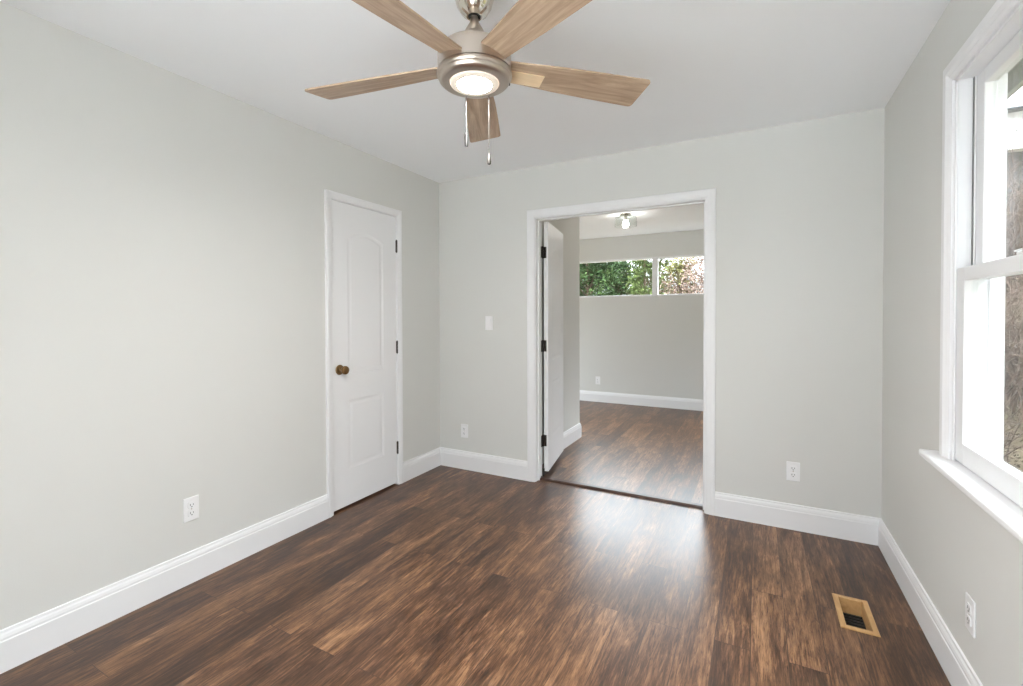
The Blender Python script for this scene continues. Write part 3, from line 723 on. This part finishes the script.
# neighbour
nb = empty('neighbor_house', (9.5, 14.5, 1.0)); tag(nb, 'white and grey neighboring house on the bank seen through the right window', 'house')
en = Vector(nb.location)
mb = MB(); mb.box(5.2, 14, 12.4, 18, 0.5, 4.40); loc(mb.build('wall', M_GREYSIDE, nb), en)
mb = MB()
for k in range(7): mb.box(5.05, 14.2, 12.16+0.006*k, 12.4, 4.40+k*0.1, 4.50+k*0.1, 0.004, 1)
loc(mb.build('frieze', M_SIDING, nb), en)
mb = MB(); mb.sweep([(0, 0), (0.12, 0.02), (0.14, 0.12), (0.12, 0.13), (0.11, 0.03), (0, 0.02)], [(14.3, 12.10), (5.0, 12.10)][::-1], lambda p, b: (p.x, p.y-0.14, 5.10+b)); loc(mb.build('gutter', M_GUTTER, nb), en)
mb = MB(); mb.sweep([(0, 0), (3.2, 1.6), (6.4, 0), (6.4, -0.08), (3.2, 1.50), (0, -0.08)], [(4.9, 12.0), (14.4, 12.0)], lambda p, b: (p.x, p.y, 5.22+b)); loc(mb.build('roof', M_ROOF, nb), en)

def leaves(n, fn, size, rng):
    vs, fs = [], []
    for _ in range(n):
        p = fn(); s = size*rng.uniform(0.6, 1.3)
        a = Vector((rng.gauss(0, 1), rng.gauss(0, 1), rng.gauss(0, 1))).normalized(); b = a.orthogonal().normalized()
        q = rng.uniform(0, 6.28); c = a.cross(b); u = b*math.cos(q)+c*math.sin(q); v2 = a.cross(u)*0.5
        k = len(vs); vs += [p-u*s, p+v2*s+a*s*0.15, p+u*s, p-v2*s+a*s*0.15]; fs.append((k, k+1, k+2, k+3))
    return vs, fs
def mesh_obj(name, vs, fs, mat, parent):
    me = bpy.data.meshes.new(name); me.from_pydata([tuple(v) for v in vs], [], fs); me.materials.append(mat)
    o = bpy.data.objects.new(name, me); COL.objects.link(o); o.parent = parent; return o
def evergreen(name, x, y, h, r, mat, n, size, label, cat, seed, group=None):
    rng = random.Random(seed); z0 = hgt(x, y)
    e = empty(name, (x, y, z0)); tag(e, label, cat, group)
    clumps = []
    for _ in range(90):
        t = rng.uniform(0.08, 1.0); rr = r*(1-0.75*max(0, t-0.35)**1.2)*rng.uniform(0.35, 1.0); a = rng.uniform(0, 6.28)
        clumps.append((Vector((rr*math.cos(a), rr*math.sin(a), h*t)), r*rng.uniform(0.2, 0.42)))
    def fn():
        c, s = rng.choice(clumps); return c+Vector((rng.gauss(0, 1), rng.gauss(0, 1), rng.gauss(0, 0.8)))*s*0.55
    vs, fs = leaves(n, fn, size, rng); mesh_obj('foliage', vs, fs, mat, e)
    mb = MB(); mb.tube([(0, 0, -0.1), (0.03, 0.02, h*0.4), (0.0, 0.05, h*0.95)], [0.05, 0.035, 0.012], 8)
    for c, s in clumps[::2]: mb.tube([(0.0, 0.02, max(0.1, c.z*0.8)), tuple(c)], [0.02, 0.006], 5)
    mb.build('trunk', M_BARK, e)
    return e
def bramble(name, x, y, h, r, mat, n, nl, label, cat, seed, lmat=None, group=None, lsz=0.045):
    rng = random.Random(seed); z0 = hgt(x, y); e = empty(name, (x, y, z0)); tag(e, label, cat, group)
    mb = MB()
    for _ in range(n):
        a = rng.uniform(0, 6.28); rr = r*rng.uniform(0, 0.8)
        p = Vector((rr*math.cos(a), rr*math.sin(a), -0.05)); pts = [p.copy()]
        d = Vector((rng.gauss(0, 0.16), rng.gauss(0, 0.16), 1)).normalized(); L = h*rng.uniform(0.5, 1.15)/6
        for k in range(6):
            p = p+d*L; pts.append(p.copy()); d = (d+Vector((rng.gauss(0, 0.24), rng.gauss(0, 0.24), rng.gauss(0.0, 0.12)))).normalized()
        r0 = rng.uniform(0.004, 0.012); mb.tube(pts, [r0*(1-0.12*k) for k in range(7)], 4)
        for k in (2, 3, 4, 5):
            q = pts[k]; dd = Vector((rng.gauss(0, 1), rng.gauss(0, 1), rng.gauss(0.3, 0.6))).normalized()
            mb.tube([q, q+dd*0.16, q+dd*0.3+Vector((0, 0, -0.03))], [0.004, 0.003, 0.0015], 3)
    mb.build('twigs', mat, e)
    if nl:
        def fn():
            a = rng.uniform(0, 6.28); rr = r*math.sqrt(rng.random()); t = rng.random()
            return Vector((rr*math.cos(a), rr*math.sin(a), h*t*(1-0.25*(rr/r)**2)))
        vs, fs = leaves(nl, fn, lsz, rng); mesh_obj('foliage', vs, fs, lmat or M_LEAF[3], e)
    return e
# unseen leafy screen, added to cut sky light through the right window
hd = empty('added_hedge', (5.6, 1.0, -0.55)); tag(hd, 'unseen leafy screen added outside the right window to cut its daylight', 'added_hedge')
_r = random.Random(5)
def _hp():
    f = _r.random(); y = _r.uniform(-4.0, 4.0)
    if f < 0.55: return Vector((-0.45+_r.gauss(0, 0.07), y, _r.uniform(0.05, 3.6)))
    if f < 0.75: return Vector((_r.uniform(-0.45, 0.45), y, 3.6+_r.gauss(0, 0.07)))
    if f < 0.85: return Vector((_r.uniform(-0.45, 0.45), _r.choice((-4, 4))+_r.gauss(0, 0.06), _r.uniform(0.05, 3.6)))
    return Vector((_r.uniform(-0.4, 0.4), y, _r.uniform(0.05, 3.5)))
_v, _f = leaves(34000, _hp, 0.05, _r); mesh_obj('foliage', _v, _f, M_LEAF[3], hd)
mb = MB()
for k in range(16):
    y = -3.8+k*0.5; mb.tube([(0, y, -0.1), (0.04, y+0.05, 1.6), (-0.03, y-0.04, 3.3)], [0.04, 0.03, 0.012], 6)
mb.build('stems', M_BARK, hd)
GT = 'trees beyond the high window'
evergreen('evergreen_tree', -3.05, 13.6, 3.9, 1.0, M_LEAF[1], 11000, 0.05, 'yellowish green tree at the left edge of the high window', 'tree', 11, GT)
evergreen('evergreen_tree', -2.05, 13.2, 4.2, 0.95, M_LEAF[0], 17000, 0.05, 'dense deep green tree in the left pane of the high window', 'tree', 12, GT)
evergreen('evergreen_tree', -1.35, 14.4, 3.5, 0.62, M_LEAF[0], 9000, 0.05, 'narrow dark tree left of the bright gap in the left pane', 'tree', 13, GT)
evergreen('evergreen_tree', -0.42, 13.4, 4.0, 0.58, M_LEAF[1], 9000, 0.048, 'light green tree beside the mullion of the high window', 'tree', 14, GT)
evergreen('evergreen_tree', -4.2, 17.2, 5.0, 1.3, M_LEAF[0], 12000, 0.06, 'deep green tree farthest left behind the front row', 'tree', 18, GT)
evergreen('evergreen_tree', -2.75, 16.6, 5.0, 1.2, M_LEAF[0], 12000, 0.06, 'deep green tree behind the dense one in the left pane', 'tree', 19, GT)
evergreen('evergreen_tree', -0.75, 16.8, 4.6, 0.8, M_LEAF[1], 8000, 0.055, 'light green tree set back beside the mullion', 'tree', 20, GT)
evergreen('evergreen_tree', 0.28, 15.4, 3.6, 0.7, M_LEAF[3], 4500, 0.045, 'sparse olive tree in the right pane of the high window', 'tree', 15, GT)
bramble('bare_tree', 0.95, 14.0, 4.0, 0.5, M_TWIG, 130, 2600, 'pinkish bare tree at the right edge of the high window', 'tree', 16, M_LEAF[2], GT)
bramble('bare_tree', 0.15, 13.6, 3.2, 0.4, M_TWIG, 70, 1500, 'thin leafless tree in the middle of the right pane', 'tree', 17, M_LEAF[2], GT)
bramble('bare_tree', 0.62, 15.6, 4.4, 0.5, M_TWIG, 120, 2200, 'pinkish bare tree set back in the middle of the right pane', 'tree', 21, M_LEAF[2], GT)
bramble('bare_tree', 1.75, 15.2, 4.4, 0.6, M_TWIG, 110, 2200, 'pinkish bare tree hidden just past the right edge of the high window', 'tree', 22, M_LEAF[2], GT)
evergreen('evergreen_tree', 3.0, 14.6, 4.4, 0.9, M_LEAF[0], 9000, 0.055, 'deep green tree right of the bare trees and left of the grey house', 'tree', 23, GT)
GS = 'brambles on the bank outside the right window'
for i, (x, y, h, r, n, nl, lab) in enumerate([
    (4.45, 6.75, 0.9, 0.45, 110, 900, 'low tangle of dry stems closest to the window'),
    (4.75, 7.6, 1.7, 0.70, 170, 500, 'brown tangled bramble part way up the bank'),
    (5.35, 7.7, 1.9, 0.8, 180, 500, 'brown bramble at the right on the bank'),
    (4.55, 8.4, 2.2, 0.8, 190, 450, 'tall grey-brown bramble at the left on the bank'),
    (5.60, 9.2, 2.4, 0.9, 190, 350, 'tallest bramble in front of the grey house wall')]):
    bramble('bramble_shrub', x, y, h, r, M_TWIG, n, nl, lab, 'shrub', 30+i, M_LEAF[4], GS, 0.022)
